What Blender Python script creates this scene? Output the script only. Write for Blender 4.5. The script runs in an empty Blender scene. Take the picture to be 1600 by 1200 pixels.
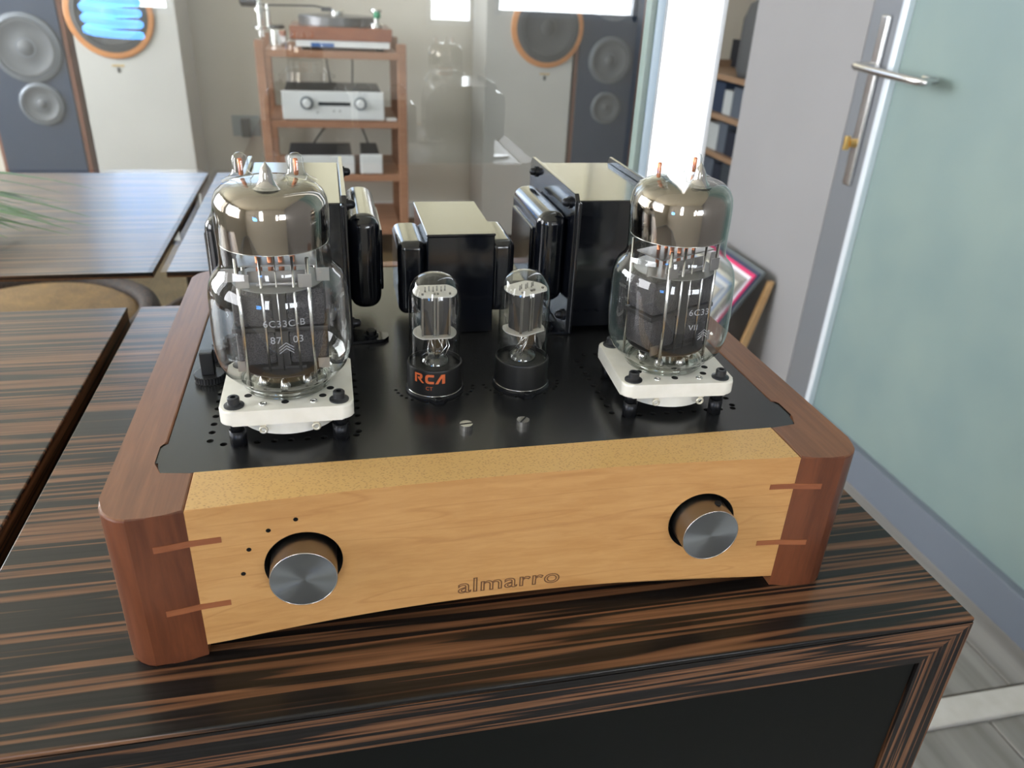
import bpy, bmesh, math, random
from mathutils import Vector, Matrix
random.seed(7)
S = 0.01                                   # everything below is written in centimetres
sc = bpy.context.scene
col = sc.collection
PI = math.pi
# ------------------------------------------------------------------ camera, world, exposure
cam_d = bpy.data.cameras.new('camera'); cam = bpy.data.objects.new('camera', cam_d); col.objects.link(cam)
rt = Vector((0.97586101, -0.2135791, 0.04559881)); up = Vector((0.05862627, 0.45732004, 0.88736765)); fw = Vector((0.21037643, 0.8632742, -0.45880214))
M4 = Matrix((rt, up, -fw)).transposed().to_4x4(); M4.translation = Vector((-7.0959, -26.6515, 26.98)) * S
cam.matrix_world = M4
cam_d.sensor_width = 36; cam_d.lens = 36 * 1212.8 / 1600; cam_d.clip_start = 0.01
cam_d.dof.use_dof = True; cam_d.dof.focus_distance = 0.37; cam_d.dof.aperture_fstop = 15
sc.camera = cam
w = bpy.data.worlds.new('sky'); sc.world = w; w.use_nodes = True
w.node_tree.nodes['Background'].inputs[0].default_value = (0.62, 0.8, 1, 1)
w.node_tree.nodes['Background'].inputs[1].default_value = 1.0
sc.view_settings.view_transform = 'Standard'; sc.view_settings.look = 'None'
sc.view_settings.gamma = 1; sc.view_settings.use_curve_mapping = False
sc.view_settings.exposure = 0.0
WIN_A = 13.0      # radiance of the overcast sky behind the windows of this room
FILL_L = 9.0  # added fill window, near left wall
FILL_B = 17.0  # added fill window, far left wall
FILL_F = 1.7  # added window in the far wall, lights the tables
FILL_CREAM = .8  # added glowing panels in the far wall
POST_GLOW = 3.0  # glow of the white post in place of sun on it

# ------------------------------------------------------------------ materials
MATS = {}
def mat(name, color=(.5, .5, .5), rough=.5, metal=0, **kw):
    if name in MATS: return MATS[name]
    m = bpy.data.materials.new(name); m.use_nodes = True; MATS[name] = m
    b = m.node_tree.nodes['Principled BSDF']
    b.inputs['Base Color'].default_value = (*color, 1); b.inputs['Roughness'].default_value = rough; b.inputs['Metallic'].default_value = metal
    for k, v in kw.items():
        if k == 'coat': b.inputs['Coat Weight'].default_value = v; b.inputs['Coat Roughness'].default_value = kw.get('coat_rough', .05)
        elif k == 'coat_ior': b.inputs['Coat IOR'].default_value = v
        elif k == 'ior': b.inputs['IOR'].default_value = v
        elif k == 'emit': b.inputs['Emission Color'].default_value = (*v[:3], 1); b.inputs['Emission Strength'].default_value = v[3]
        elif k == 'alpha': b.inputs['Alpha'].default_value = v
        elif k == 'aniso': b.inputs['Anisotropic'].default_value = v
    return m
def N(m, t, **kw):
    n = m.node_tree.nodes.new(t)
    for k, v in kw.items():
        if k in n.inputs.keys(): n.inputs[k].default_value = v
        else: setattr(n, k, v)
    return n
def L(m, a, b): m.node_tree.links.new(a, b)
def ramp(m, stops, interp='LINEAR'):
    r = m.node_tree.nodes.new('ShaderNodeValToRGB'); r.color_ramp.interpolation = interp
    e = r.color_ramp.elements
    while len(e) < len(stops): e.new(0.5)
    for i, (p, c) in enumerate(stops): e[i].position = p; e[i].color = (*c, 1)
    return r
def mapped(m, scale, rot=(0, 0, 0), loc=(0, 0, 0)):
    g = N(m, 'ShaderNodeTexCoord'); mp = N(m, 'ShaderNodeMapping')
    mp.inputs['Scale'].default_value = scale; mp.inputs['Rotation'].default_value = rot; mp.inputs['Location'].default_value = loc
    L(m, g.outputs['Object'], mp.inputs['Vector']); return mp.outputs[0]
def bump(m, h, strength, dist=.0003):
    b = N(m, 'ShaderNodeBump'); b.inputs['Strength'].default_value = strength; b.inputs['Distance'].default_value = dist
    L(m, h, b.inputs['Height']); L(m, b.outputs[0], m.node_tree.nodes['Principled BSDF'].inputs['Normal'])

def ebony(name, along, sc_=1.0, seed=0.0, lac=.28):
    """striped macassar ebony veneer, stripes run along axis `along`"""
    m = mat(name, (.1, .06, .04), .32, coat=lac, coat_rough=.15)
    b = m.node_tree.nodes['Principled BSDF']; b.inputs['Specular IOR Level'].default_value = .22
    lo, hi = 1.0 * sc_, 64 * sc_
    s = {'x': (lo, hi, hi), 'y': (hi, lo, hi), 'z': (hi, hi, lo)}[along]
    v = mapped(m, s, loc=(seed, seed * 1.7, seed * .6))
    n1 = N(m, 'ShaderNodeTexNoise', Scale=1.0, Detail=2.8, Roughness=.55, Distortion=.15); L(m, v, n1.inputs['Vector'])
    dk, br, lt = (.011, .0095, .009), (.115, .052, .026), (.185, .088, .044)
    r = ramp(m, [(.0, dk), (.36, dk), (.375, br), (.405, lt), (.425, dk), (.50, dk), (.512, br), (.545, lt), (.575, br), (.587, dk), (.625, dk), (.64, lt)])
    L(m, n1.outputs['Fac'], r.inputs[0])
    s2 = tuple(q * 7 for q in s); v2 = mapped(m, s2)
    n2 = N(m, 'ShaderNodeTexNoise', Scale=1.0, Detail=3.0); L(m, v2, n2.inputs['Vector'])
    r2 = ramp(m, [(.35, (.6, .6, .6)), (.6, (1.15, 1.15, 1.15))]); L(m, n2.outputs['Fac'], r2.inputs[0])
    mx = N(m, 'ShaderNodeMix', data_type='RGBA', blend_type='MULTIPLY'); mx.inputs[0].default_value = 1
    L(m, r.outputs[0], mx.inputs[6]); L(m, r2.outputs[0], mx.inputs[7]); L(m, mx.outputs[2], b.inputs['Base Color'])
    if lac < .4: bump(m, n2.outputs['Fac'], .05)
    return m
def wood(name, c1, c2, along, fine=300, rough=.45, coat=.2, spec=.4, lo=8, bmp=.15, fig=0, coat_rough=.25):
    m = mat(name, c1, rough, coat=coat, coat_rough=coat_rough)
    b = m.node_tree.nodes['Principled BSDF']; b.inputs['Specular IOR Level'].default_value = spec
    s = {'x': (lo, fine, fine), 'y': (fine, lo, fine), 'z': (fine, fine, lo)}[along]
    v = mapped(m, s)
    n1 = N(m, 'ShaderNodeTexNoise', Scale=1.0, Detail=5.0, Roughness=.6, Distortion=.6); L(m, v, n1.inputs['Vector'])
    s2 = tuple(q * .14 for q in s); v2 = mapped(m, s2, loc=(3, 1, 7))
    n2 = N(m, 'ShaderNodeTexNoise', Scale=1.0, Detail=3.0, Distortion=1.2); L(m, v2, n2.inputs['Vector'])
    ad = N(m, 'ShaderNodeMath', operation='MULTIPLY_ADD'); ad.inputs[1].default_value = .5
    ml = N(m, 'ShaderNodeMath', operation='MULTIPLY'); ml.inputs[1].default_value = .5
    L(m, n2.outputs['Fac'], ml.inputs[0]); L(m, n1.outputs['Fac'], ad.inputs[0]); L(m, ml.outputs[0], ad.inputs[2])
    r = ramp(m, [(.36, c2), (.6, c1)]); L(m, ad.outputs[0], r.inputs[0])
    out = r.outputs[0]
    if fig:   # long darker growth lines
        v3 = mapped(m, (5, 60, 60)); wv = N(m, 'ShaderNodeTexNoise', Scale=1.0, Detail=1.0, Distortion=.4); L(m, v3, wv.inputs['Vector'])
        r3 = ramp(m, [(.485, (1, 1, 1)), (.497, (.72, .6, .5)), (.51, (1, 1, 1)), (.6, (1, 1, 1)), (.607, (.8, .7, .6)), (.62, (1, 1, 1))]); L(m, wv.outputs['Fac'], r3.inputs[0])
        mx = N(m, 'ShaderNodeMix', data_type='RGBA', blend_type='MULTIPLY'); mx.inputs[0].default_value = fig
        L(m, out, mx.inputs[6]); L(m, r3.outputs[0], mx.inputs[7]); out = mx.outputs[2]
    L(m, out, b.inputs['Base Color'])
    bump(m, n1.outputs['Fac'], bmp)
    return m
def noisy(name, c1, c2, scale, rough=.6, bmp=0, **kw):
    m = mat(name, c1, rough, **kw); b = m.node_tree.nodes['Principled BSDF']
    v = mapped(m, (1, 1, 1)); n = N(m, 'ShaderNodeTexNoise', Scale=float(scale), Detail=4.0); L(m, v, n.inputs['Vector'])
    r = ramp(m, [(.35, c2), (.65, c1)]); L(m, n.outputs['Fac'], r.inputs[0]); L(m, r.outputs[0], b.inputs['Base Color'])
    if bmp: bump(m, n.outputs['Fac'], bmp)
    return m
def glass(name, tint=(1, 1, 1), boost=1.0, base=.0, rough=.0, ior=1.5, graze=None):
    """thin pane / thin-walled bulb: clear transmission plus fresnel reflection"""
    m = bpy.data.materials.new(name); m.use_nodes = True; MATS[name] = m
    nt = m.node_tree; nt.nodes.remove(nt.nodes['Principled BSDF']); o = nt.nodes['Material Output']
    tr = nt.nodes.new('ShaderNodeBsdfTransparent'); tr.inputs[0].default_value = (*tint, 1)
    gl = nt.nodes.new('ShaderNodeBsdfGlossy'); gl.inputs['Roughness'].default_value = rough
    fr = nt.nodes.new('ShaderNodeFresnel'); fr.inputs['IOR'].default_value = ior
    ma = nt.nodes.new('ShaderNodeMath'); ma.operation = 'MULTIPLY_ADD'; ma.inputs[1].default_value = boost; ma.inputs[2].default_value = base; ma.use_clamp = True
    ge = nt.nodes.new('ShaderNodeNewGeometry'); io = nt.nodes.new('ShaderNodeMix'); io.inputs[2].default_value = ior; io.inputs[3].default_value = 1 / ior
    nt.links.new(ge.outputs['Backfacing'], io.inputs[0]); nt.links.new(io.outputs[0], fr.inputs['IOR'])
    nt.links.new(fr.outputs[0], ma.inputs[0]); mx = nt.nodes.new('ShaderNodeMixShader')
    if graze:
        lw = nt.nodes.new('ShaderNodeLayerWeight'); lw.inputs[0].default_value = .5
        pw = nt.nodes.new('ShaderNodeMath'); pw.operation = 'POWER'; pw.inputs[1].default_value = 2.6; nt.links.new(lw.outputs['Facing'], pw.inputs[0])
        cm = nt.nodes.new('ShaderNodeMix'); cm.data_type = 'RGBA'; cm.inputs[6].default_value = (*tint, 1); cm.inputs[7].default_value = tuple(graze) + (1,)
        nt.links.new(pw.outputs[0], cm.inputs[0]); nt.links.new(cm.outputs[2], tr.inputs[0])
    nt.links.new(ma.outputs[0], mx.inputs[0]); nt.links.new(tr.outputs[0], mx.inputs[1]); nt.links.new(gl.outputs[0], mx.inputs[2]); nt.links.new(mx.outputs[0], o.inputs[0])
    return m

top_ebony = ebony('macassar_veneer_top', 'x')
rail_ebony = ebony('macassar_veneer_rail', 'x', 1.8, 3.0)
stile_ebony = ebony('macassar_veneer_stile', 'z', 1.8, 5.0)
side_ebony = ebony('macassar_veneer_side', 'y', 1.0, 8.0)
far_ebony = ebony('macassar_veneer_lacquered', 'x', 1.0, 14.0, .42)
top_ebony2 = ebony('macassar_veneer_top_second', 'x', 1.0, 11.0)
mahog = wood('mahogany', (.235, .093, .038), (.15, .056, .022), 'y', fine=420, rough=.42, coat=.25, lo=22, spec=.4)
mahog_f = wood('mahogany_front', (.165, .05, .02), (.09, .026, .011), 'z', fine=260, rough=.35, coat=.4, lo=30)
inlay = wood('cherry_inlay', (.34, .115, .045), (.24, .075, .03), 'x', fine=300, rough=.45)
maple = wood('maple_front', (.60, .325, .12), (.51, .255, .085), 'x', fine=420, rough=.42, coat=.3, lo=60, fig=.45, bmp=.1)
maple_top = mat('maple_quartersawn_top', (.5, .3, .1), .45, coat=.2, coat_rough=.3)
def _fleck():
    m = maple_top; v = mapped(m, (650, 1200, 700)); n = N(m, 'ShaderNodeTexVoronoi', Scale=1.0); L(m, v, n.inputs['Vector'])
    r = ramp(m, [(.05, (.30, .15, .045)), (.4, (.60, .36, .12))]); L(m, n.outputs['Distance'], r.inputs[0]); L(m, r.outputs[0], m.node_tree.nodes['Principled BSDF'].inputs['Base Color'])
_fleck()
engrave = mat('dark_engraving', (.16, .07, .025), .7)  # engraved lines drawn in dark brown
plate_m = noisy('satin_black_powdercoat', (.012, .0125, .0135), (.009, .0095, .0105), 900, .24, bmp=.05)
plate_m.node_tree.nodes['Principled BSDF'].inputs['Specular IOR Level'].default_value = .7
hole_m = mat('hole_shade', (.002, .002, .002), .9)  # near-black put in for the shade inside holes and wells
gloss_black = mat('gloss_black_enamel', (.004, .005, .008), .2, ior=1.3, coat=1, coat_rough=.1, coat_ior=1.55)
black_bolt = mat('blackened_steel', (.025, .026, .03), .33, metal=.7)
black_plastic = mat('black_plastic', (.012, .012, .013), .35)
bakelite = mat('tube_base_bakelite', (.011, .011, .011), .42)
ceramic = noisy('white_ceramic', (.86, .84, .77), (.80, .78, .70), 120, .28, coat=.4)
knob_side = mat('knob_brushed_side', (.27, .26, .245), .3, metal=1)
knob_face = mat('knob_spun_face', (.30, .32, .33), .36, metal=1, aniso=.8)
def _spun():
    m = knob_face; b = m.node_tree.nodes['Principled BSDF']
    t = N(m, 'ShaderNodeTangent', direction_type='RADIAL', axis='Y'); L(m, t.outputs[0], b.inputs['Tangent']); b.inputs['Anisotropic Rotation'].default_value = 0
_spun()
silver = mat('bright_nickel', (.75, .74, .72), .22, metal=1)
chrome = mat('getter_mirror', (.36, .31, .26), .06, metal=1)
nickel_dark = mat('dull_nickel_tab', (.5, .48, .47), .35, metal=1)
copper = mat('copper_lead', (.75, .26, .12), .35, metal=.8)
mica = mat('mica_disc', (.62, .6, .56), .5)
anode = mat('carbonised_anode', (.05, .047, .05), .42, metal=.4)
def _knurl():
    m = anode; g = mapped(m, (1, 1, 1), rot=(0, 0, 0)); 
    w1 = N(m, 'ShaderNodeTexVoronoi', Scale=1700.0); L(m, g, w1.inputs['Vector']); bump(m, w1.outputs['Distance'], .9, .0004)
    r = ramp(m, [(.1, (.025, .024, .027)), (.6, (.085, .08, .085))]); L(m, w1.outputs['Distance'], r.inputs[0]); L(m, r.outputs[0], m.node_tree.nodes['Principled BSDF'].inputs['Base Color'])
_knurl()
anode_plain = mat('dark_anode_plain', (.06, .058, .06), .4, metal=.6)
bulb = glass('bulb_glass', (.97, .975, .97), 1.6, .02, graze=(.52, .54, .50))
stem_glass = glass('pressed_glass', (.9, .92, .88), 1.9, .08, graze=(.35, .36, .33))
print_w = mat('white_print', (.36, .37, .39), .6)
print_o = mat('orange_print', (.62, .13, .035), .55)

# ------------------------------------------------------------------ geometry helpers
def V(x, y, z): return Vector((x, y, z)) * S
class MB:
    def __init__(s): s.b = bmesh.new()
    def box(s, x0, x1, y0, y1, z0, z1, bev=0, seg=2, M=None, mi=0):
        r = bmesh.ops.create_cube(s.b, size=1); vs = r['verts']
        for v in vs: v.co = V(x0 + (v.co.x + .5) * (x1 - x0), y0 + (v.co.y + .5) * (y1 - y0), z0 + (v.co.z + .5) * (z1 - z0))
        fs = list({f for v in vs for f in v.link_faces})
        for f in fs: f.material_index = mi
        if M: bmesh.ops.transform(s.b, matrix=M, verts=vs)
        if bev:
            es = list({e for v in vs for e in v.link_edges})
            rr = bmesh.ops.bevel(s.b, geom=es, offset=bev * S, segments=seg, affect='EDGES', profile=.5, clamp_overlap=True)
        return s
    def lathe(s, prof, c=(0, 0, 0), axis='z', seg=32, cap=True, mi=0, ang=0):
        rings = []
        for (r, h) in prof:
            if r < 1e-6:
                rings.append([s.b.verts.new(s._ax(c, axis, 0, 0, h))])
            else:
                rings.append([s.b.verts.new(s._ax(c, axis, r * math.cos(ang + 2 * PI * k / seg), r * math.sin(ang + 2 * PI * k / seg), h)) for k in range(seg)])
        for a, b_ in zip(rings, rings[1:]):
            for k in range(seg):
                k2 = (k + 1) % seg
                if len(a) == 1 and len(b_) == 1: break
                if len(a) == 1: f = s.b.faces.new((a[0], b_[k], b_[k2]))
                elif len(b_) == 1: f = s.b.faces.new((a[k], a[k2], b_[0]))
                else: f = s.b.faces.new((a[k], a[k2], b_[k2], b_[k]))
                f.material_index = mi; f.smooth = True
        if cap:
            for rg, fl in ((rings[0], True), (rings[-1], False)):
                if len(rg) > 1:
                    f = s.b.faces.new(list(reversed(rg)) if fl else rg); f.material_index = mi
        return s
    def _ax(s, c, axis, u, v, h):
        if axis == 'z': return V(c[0] + u, c[1] + v, c[2] + h)
        if axis == 'y': return V(c[0] + u, c[1] + h, c[2] - v) if False else V(c[0] + v, c[1] + h, c[2] + u)
        return V(c[0] + h, c[1] + u, c[2] + v)
    def cyl(s, c, r, h, axis='z', seg=24, bev=0, mi=0, ang=0):
        p = [(r, 0), (r, h)] if not bev else [(r - bev, 0), (r, bev), (r, h - bev), (r - bev, h)]
        return s.lathe(p, c, axis, seg, mi=mi, ang=ang)
    def prism(s, poly, z0, z1, axis='z', mi=0, bev=0, seg=2, cap_mi=None):
        def P(a, b_, h): return V(a, b_, h) if axis == 'z' else (V(a, h, b_) if axis == 'y' else V(h, a, b_))
        lo = [s.b.verts.new(P(a, b_, z0)) for a, b_ in poly]; hi = [s.b.verts.new(P(a, b_, z1)) for a, b_ in poly]
        n = len(poly); fs = []
        for k in range(n):
            f = s.b.faces.new((lo[k], lo[(k + 1) % n], hi[(k + 1) % n], hi[k])); f.material_index = mi; fs.append(f)
        f0 = s.b.faces.new(list(reversed(lo))); f1 = s.b.faces.new(hi)
        f0.material_index = mi; f1.material_index = mi if cap_mi is None else cap_mi
        if bev:
            es = [e for e in f1.edges] + [e for e in f0.edges]
            bmesh.ops.bevel(s.b, geom=es, offset=bev * S, segments=seg, affect='EDGES', profile=.5)
        return s
    def tube(s, pts, r, seg=8, mi=0):
        pts = [Vector(p) * S for p in pts]; rings = []; r *= S
        prev = None
        for i, p in enumerate(pts):
            t = (pts[min(i + 1, len(pts) - 1)] - pts[max(i - 1, 0)]).normalized()
            a = t.orthogonal().normalized() if prev is None else (prev - t * prev.dot(t)).normalized()
            prev = a; b_ = t.cross(a)
            rings.append([s.b.verts.new(p + (a * math.cos(2 * PI * k / seg) + b_ * math.sin(2 * PI * k / seg)) * r) for k in range(seg)])
        for a, b_ in zip(rings, rings[1:]):
            for k in range(seg):
                f = s.b.faces.new((a[k], a[(k + 1) % seg], b_[(k + 1) % seg], b_[k])); f.smooth = True; f.material_index = mi
        s.b.faces.new(list(reversed(rings[0]))); s.b.faces.new(rings[-1])
        return s
    def torus(s, c, R, r, axis='z', seg=40, seg2=10):
        def pt(a):
            u, v = R * math.cos(a), R * math.sin(a)
            return u, v
        rings = []
        for i in range(seg):
            a = 2 * PI * i / seg
            rings.append([s.b.verts.new(s._ax(c, axis, (R + r * math.cos(q)) * math.cos(a), (R + r * math.cos(q)) * math.sin(a), r * math.sin(q))) for q in [2 * PI * k / seg2 for k in range(seg2)]])
        for i in range(seg):
            a, b_ = rings[i], rings[(i + 1) % seg]
            for k in range(seg2):
                f = s.b.faces.new((a[k], b_[k], b_[(k + 1) % seg2], a[(k + 1) % seg2])); f.smooth = True
        return s
    def build(s, name, m, parent=None, smooth=None):
        bmesh.ops.recalc_face_normals(s.b, faces=s.b.faces)
        me = bpy.data.meshes.new(name); s.b.to_mesh(me); s.b.free()
        for q in (m if isinstance(m, (list, tuple)) else [m]): me.materials.append(q)
        o = bpy.data.objects.new(name, me); col.objects.link(o)
        if smooth is not None:
            for p in me.polygons: p.use_smooth = True
            try: me.set_sharp_from_angle(angle=math.radians(smooth))
            except Exception: pass
            wn_ = o.modifiers.new('weighted', 'WEIGHTED_NORMAL'); wn_.keep_sharp = True; wn_.weight = 100; wn_.mode = 'FACE_AREA'
        if parent is not None: attach(o, parent)
        return o
def attach(o, parent):
    o.parent = parent
    mw = Matrix.Identity(4); p = parent
    while p is not None:
        mw = (p.matrix_parent_inverse @ p.matrix_basis) @ mw if p.parent else p.matrix_basis @ mw
        p = p.parent
    o.matrix_parent_inverse = mw.inverted()
def tag(o, label=None, cat=None, group=None, kind=None):
    if label: o['label'] = label
    if cat: o['category'] = cat
    if group: o['group'] = group
    if kind: o['kind'] = kind
    return o
def thing(name, loc, label, cat, group=None):
    o = bpy.data.objects.new(name, None); o.location = V(*loc); o.empty_display_size = .02; col.objects.link(o)
    return tag(o, label, cat, group)
def struct(o): o['kind'] = 'structure'; return o
def copy_tree(o, parent=None):
    c = o.copy(); col.objects.link(c)
    if parent is not None: c.parent = parent; c.matrix_parent_inverse = o.matrix_parent_inverse.copy()
    for ch in [q for q in list(bpy.data.objects) if q.parent == o]: copy_tree(ch, c)
    return c
def box(name, m, parent, *a, bev=0, seg=2, smooth=None): return MB().box(*a, bev=bev, seg=seg).build(name, m, parent, smooth=(35 if bev else smooth))
def boolean(o, cutter):
    md = o.modifiers.new('b', 'BOOLEAN'); md.object = cutter; md.operation = 'DIFFERENCE'; md.solver = 'EXACT'
    try: md.material_mode = 'TRANSFER'
    except Exception: pass
    bpy.context.view_layer.update()
    dg = bpy.context.evaluated_depsgraph_get(); me = bpy.data.meshes.new_from_object(o.evaluated_get(dg), depsgraph=dg)
    o.modifiers.clear(); o.data = me; bpy.data.objects.remove(cutter)
def text_mesh(txt, size, extrude=0, bevel=0, outline=False, space=1.0, shear=0, offset=0):
    c = bpy.data.curves.new('t', 'FONT'); c.body = txt; c.size = size; c.align_x = 'CENTER'; c.space_character = space; c.shear = shear; c.offset = offset
    c.resolution_u = 4
    if outline: c.fill_mode = 'NONE'; c.bevel_depth = bevel; c.bevel_resolution = 1
    else: c.extrude = extrude
    o = bpy.data.objects.new('t', c); col.objects.link(o); bpy.context.view_layer.update()
    dg = bpy.context.evaluated_depsgraph_get(); me = bpy.data.meshes.new_from_object(o.evaluated_get(dg), depsgraph=dg)
    bpy.data.objects.remove(o); bpy.data.curves.remove(c); return me
def place_mesh(name, me, m, parent, f):
    for v in me.vertices: v.co = V(*f(v.co.x, v.co.y, v.co.z))
    me.materials.clear(); me.materials.append(m); me.name = name
    o = bpy.data.objects.new(name, me); col.objects.link(o)
    if parent is not None: attach(o, parent)
    return o
def wrap(R, cx, cy, z, a0, lift=.012):
    def f(x, y, q):
        a = a0 + x / R
        return (cx + (R + lift + q) * math.sin(a), cy - (R + lift + q) * math.cos(a), z + y)
    return f

# ------------------------------------------------------------------ setting
FZ, CZ = -80, 170
wall_m = noisy('painted_plaster_grey', (.70, .67, .61), (.67, .64, .58), 3, .75)
wall_c = noisy('painted_plaster_cool', (.27, .27, .28), (.255, .255, .265), 3, .7)
ceil_m = noisy('ceiling_cream', (.80, .76, .62), (.77, .73, .60), 2, .8)
def plank_mat():
    m = mat('grey_wood_floor', (.3, .3, .3), .42); b = m.node_tree.nodes['Principled BSDF']
    v = mapped(m, (14, .8, 1), rot=(0, 0, .35)); n = N(m, 'ShaderNodeTexNoise', Scale=2.0, Detail=5.0, Distortion=.6); L(m, v, n.inputs['Vector'])
    r = ramp(m, [(.3, (.20, .19, .18)), (.7, (.34, .325, .315))]); L(m, n.outputs['Fac'], r.inputs[0]); L(m, r.outputs[0], b.inputs['Base Color'])
    return m
floor_m = plank_mat()
fa = struct(MB().box(-260, 118, -200, 43.5, FZ - 4, FZ - .8).build('floor', mat('floor_grout', (.2, .19, .18), .8)))
fb = struct(MB().box(-260, 260, 48.5, 360, FZ - 4, FZ).build('floor_far_room', noisy('olive_brown_floor', (.13, .095, .05), (.09, .065, .032), 8, .55)))
# planks on the near floor, right of the cabinet, as separate boards
pl = 0
for i, x0 in enumerate(range(20, 115, 19)):
    for j, (ya, yb) in enumerate([(-200, -80), (-79.6, 43.4)] if i % 2 else [(-200, -20), (-19.6, 43.4)]):
        o = MB().box(x0, min(x0 + 18.7, 115), ya, yb, FZ - .8, FZ, bev=.15, seg=1).build('floor_plank', floor_m, fa)
for i, x0 in enumerate(range(48, 115, 19)):
    MB().box(x0, min(x0 + 18.7, 115), 49, 230, FZ, FZ + .5, bev=.15, seg=1).build('floor_plank', floor_m, fb)
struct(MB().box(40, 115, 43.5, 48.5, FZ - 1, FZ + .7, bev=.2).build('trim_1', noisy('pale_stone_threshold', (.62, .60, .58), (.55, .53, .5), 30, .5)))
# wall behind the camera with its window openings (boxes around the openings)
wx = [(-89.7, -58.6, 11.5, 110), (31, 49.7, 11.3, 62), (57, 115, 15.5, 62)]
mb = MB(); prev = -260
for x0, x1, z0, z1 in wx:
    mb.box(prev, x0, -210, -200, FZ, CZ); mb.box(x0, x1, -210, -200, FZ, z0); mb.box(x0, x1, -210, -200, z1, CZ); prev = x1
mb.box(prev, 125, -210, -200, FZ, CZ)
struct(mb.build('wall_back', wall_m))
frame_white = mat('white_window_frame', (.75, .77, .8), .35)
for i, (x0, x1, z0, z1) in enumerate(wx):
    wn = struct(thing('window_%d' % (i + 1), ((x0 + x1) / 2, -205, z0), None, None))
    fr = MB(); t = 2
    fr.box(x0, x0 + t, -207, -201, z0, z1).box(x1 - t, x1, -207, -201, z0, z1).box(x0, x1, -207, -201, z0, z0 + t).box(x0, x1, -207, -201, z1 - t, z1)
    fr.build('frame', frame_white, wn)
    MB().box(x0 + t, x1 - t, -205, -204.5, z0 + t, z1 - t).build('pane', mat('glowing_window_pane', (.8, .9, 1), .3, emit=(.92, .96, 1, WIN_A)), wn)
# left wall of both rooms, each with a window added as fill light
def wall_with_fill_window(name, X0, X1, ya, yb, wy0, wy1, wz0, wz1, rad, idx):
    m_ = MB(); m_.box(X0, X1, ya, wy0, FZ, CZ).box(X0, X1, wy1, yb, FZ, CZ).box(X0, X1, wy0, wy1, FZ, wz0).box(X0, X1, wy0, wy1, wz1, CZ)
    struct(m_.build(name, wall_m))
    wn = struct(thing('window_%d' % idx, ((X0 + X1) / 2, (wy0 + wy1) / 2, wz0), None, None)); xm = (X0 + X1) / 2
    fr = MB(); fr.box(xm - 3, xm + 3, wy0, wy0 + 3, wz0, wz1).box(xm - 3, xm + 3, wy1 - 3, wy1, wz0, wz1).box(xm - 3, xm + 3, wy0, wy1, wz0, wz0 + 3).box(xm - 3, xm + 3, wy0, wy1, wz1 - 3, wz1)
    fr.build('frame', frame_white, wn)
    MB().box(xm - .3, xm + .3, wy0 + 3, wy1 - 3, wz0 + 3, wz1 - 3).build('pane', mat('glowing_window_pane_%d' % idx, (.8, .9, 1), .3, emit=(.97, .97, 1, rad)), wn)
wall_with_fill_window('wall_left', -270, -260, -200, 48, -120, 20, 10, 140, FILL_L, 4)
wall_with_fill_window('wall_left_far', -270, -260, 48, 360, 120, 300, 0, 140, FILL_B, 5)
m_ = MB(); m_.box(-270, -122, 360, 370, FZ, CZ).box(-122, -30, 360, 370, FZ, 40).box(-122, -30, 360, 370, 160, CZ).box(-30, -22, 360, 370, FZ, CZ).box(-22, 170, 360, 370, FZ, 70).box(-22, 170, 360, 370, 140, CZ).box(170, 270, 360, 370, FZ, CZ)
struct(m_.build('wall_far', wall_m))
wn = struct(thing('window_8', (-76, 365, 46), None, None))  # added window above the view, glows to brighten the tables
m_ = MB(); m_.box(-122, -119, 362, 368, 40, 160).box(-33, -30, 362, 368, 40, 160).box(-122, -30, 362, 368, 40, 43).box(-122, -30, 362, 368, 157, 160)
m_.build('frame', frame_white, wn)
MB().box(-119, -33, 365, 365.5, 43, 157).build('pane', mat('fill_light_pane', (.8, .9, 1), .3, emit=(.42, .62, 1, FILL_F)), wn)
struct(MB().box(-270, 270, -210, 370, CZ, CZ + 5).build('ceiling', ceil_m))
struct(MB().box(260, 270, 200, 360, FZ, CZ).build('wall_right_far', wall_m))
struct(MB().box(115, 125, 147, 200, FZ, CZ).build('wall_right', wall_c))
struct(MB().box(125, 260, 199.5, 203, FZ, CZ).build('wall_side_far', wall_c))
struct(MB().box(115, 125, -200, 20, FZ, CZ).build('wall_right_near', wall_c))
struct(MB().box(-260, 258, 358.6, 359.9, FZ, FZ + 8, bev=.2).build('baseboard_far', frame_white))
wn = struct(thing('window_9', (74, 365, 70), None, None))  # added band of glowing panels, brightens the transformer tops
m_ = MB()
for x in (-22, 26, 74, 122, 167): m_.box(x, x + 3, 362, 368, 70, 140)
m_.box(-22, 170, 362, 368, 70, 72).box(-22, 170, 362, 368, 138, 140); m_.build('frame', mat('cream_frame', (.7, .66, .5), .5), wn)
for x in (-19, 29, 77, 125):
    MB().box(x, x + (45 if x < 120 else 42), 365, 365.5, 72, 138).build('glow_panel', mat('cream_fill_panel', (.85, .8, .6), .6, emit=(1, .92, .68, FILL_CREAM)), wn)
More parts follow.
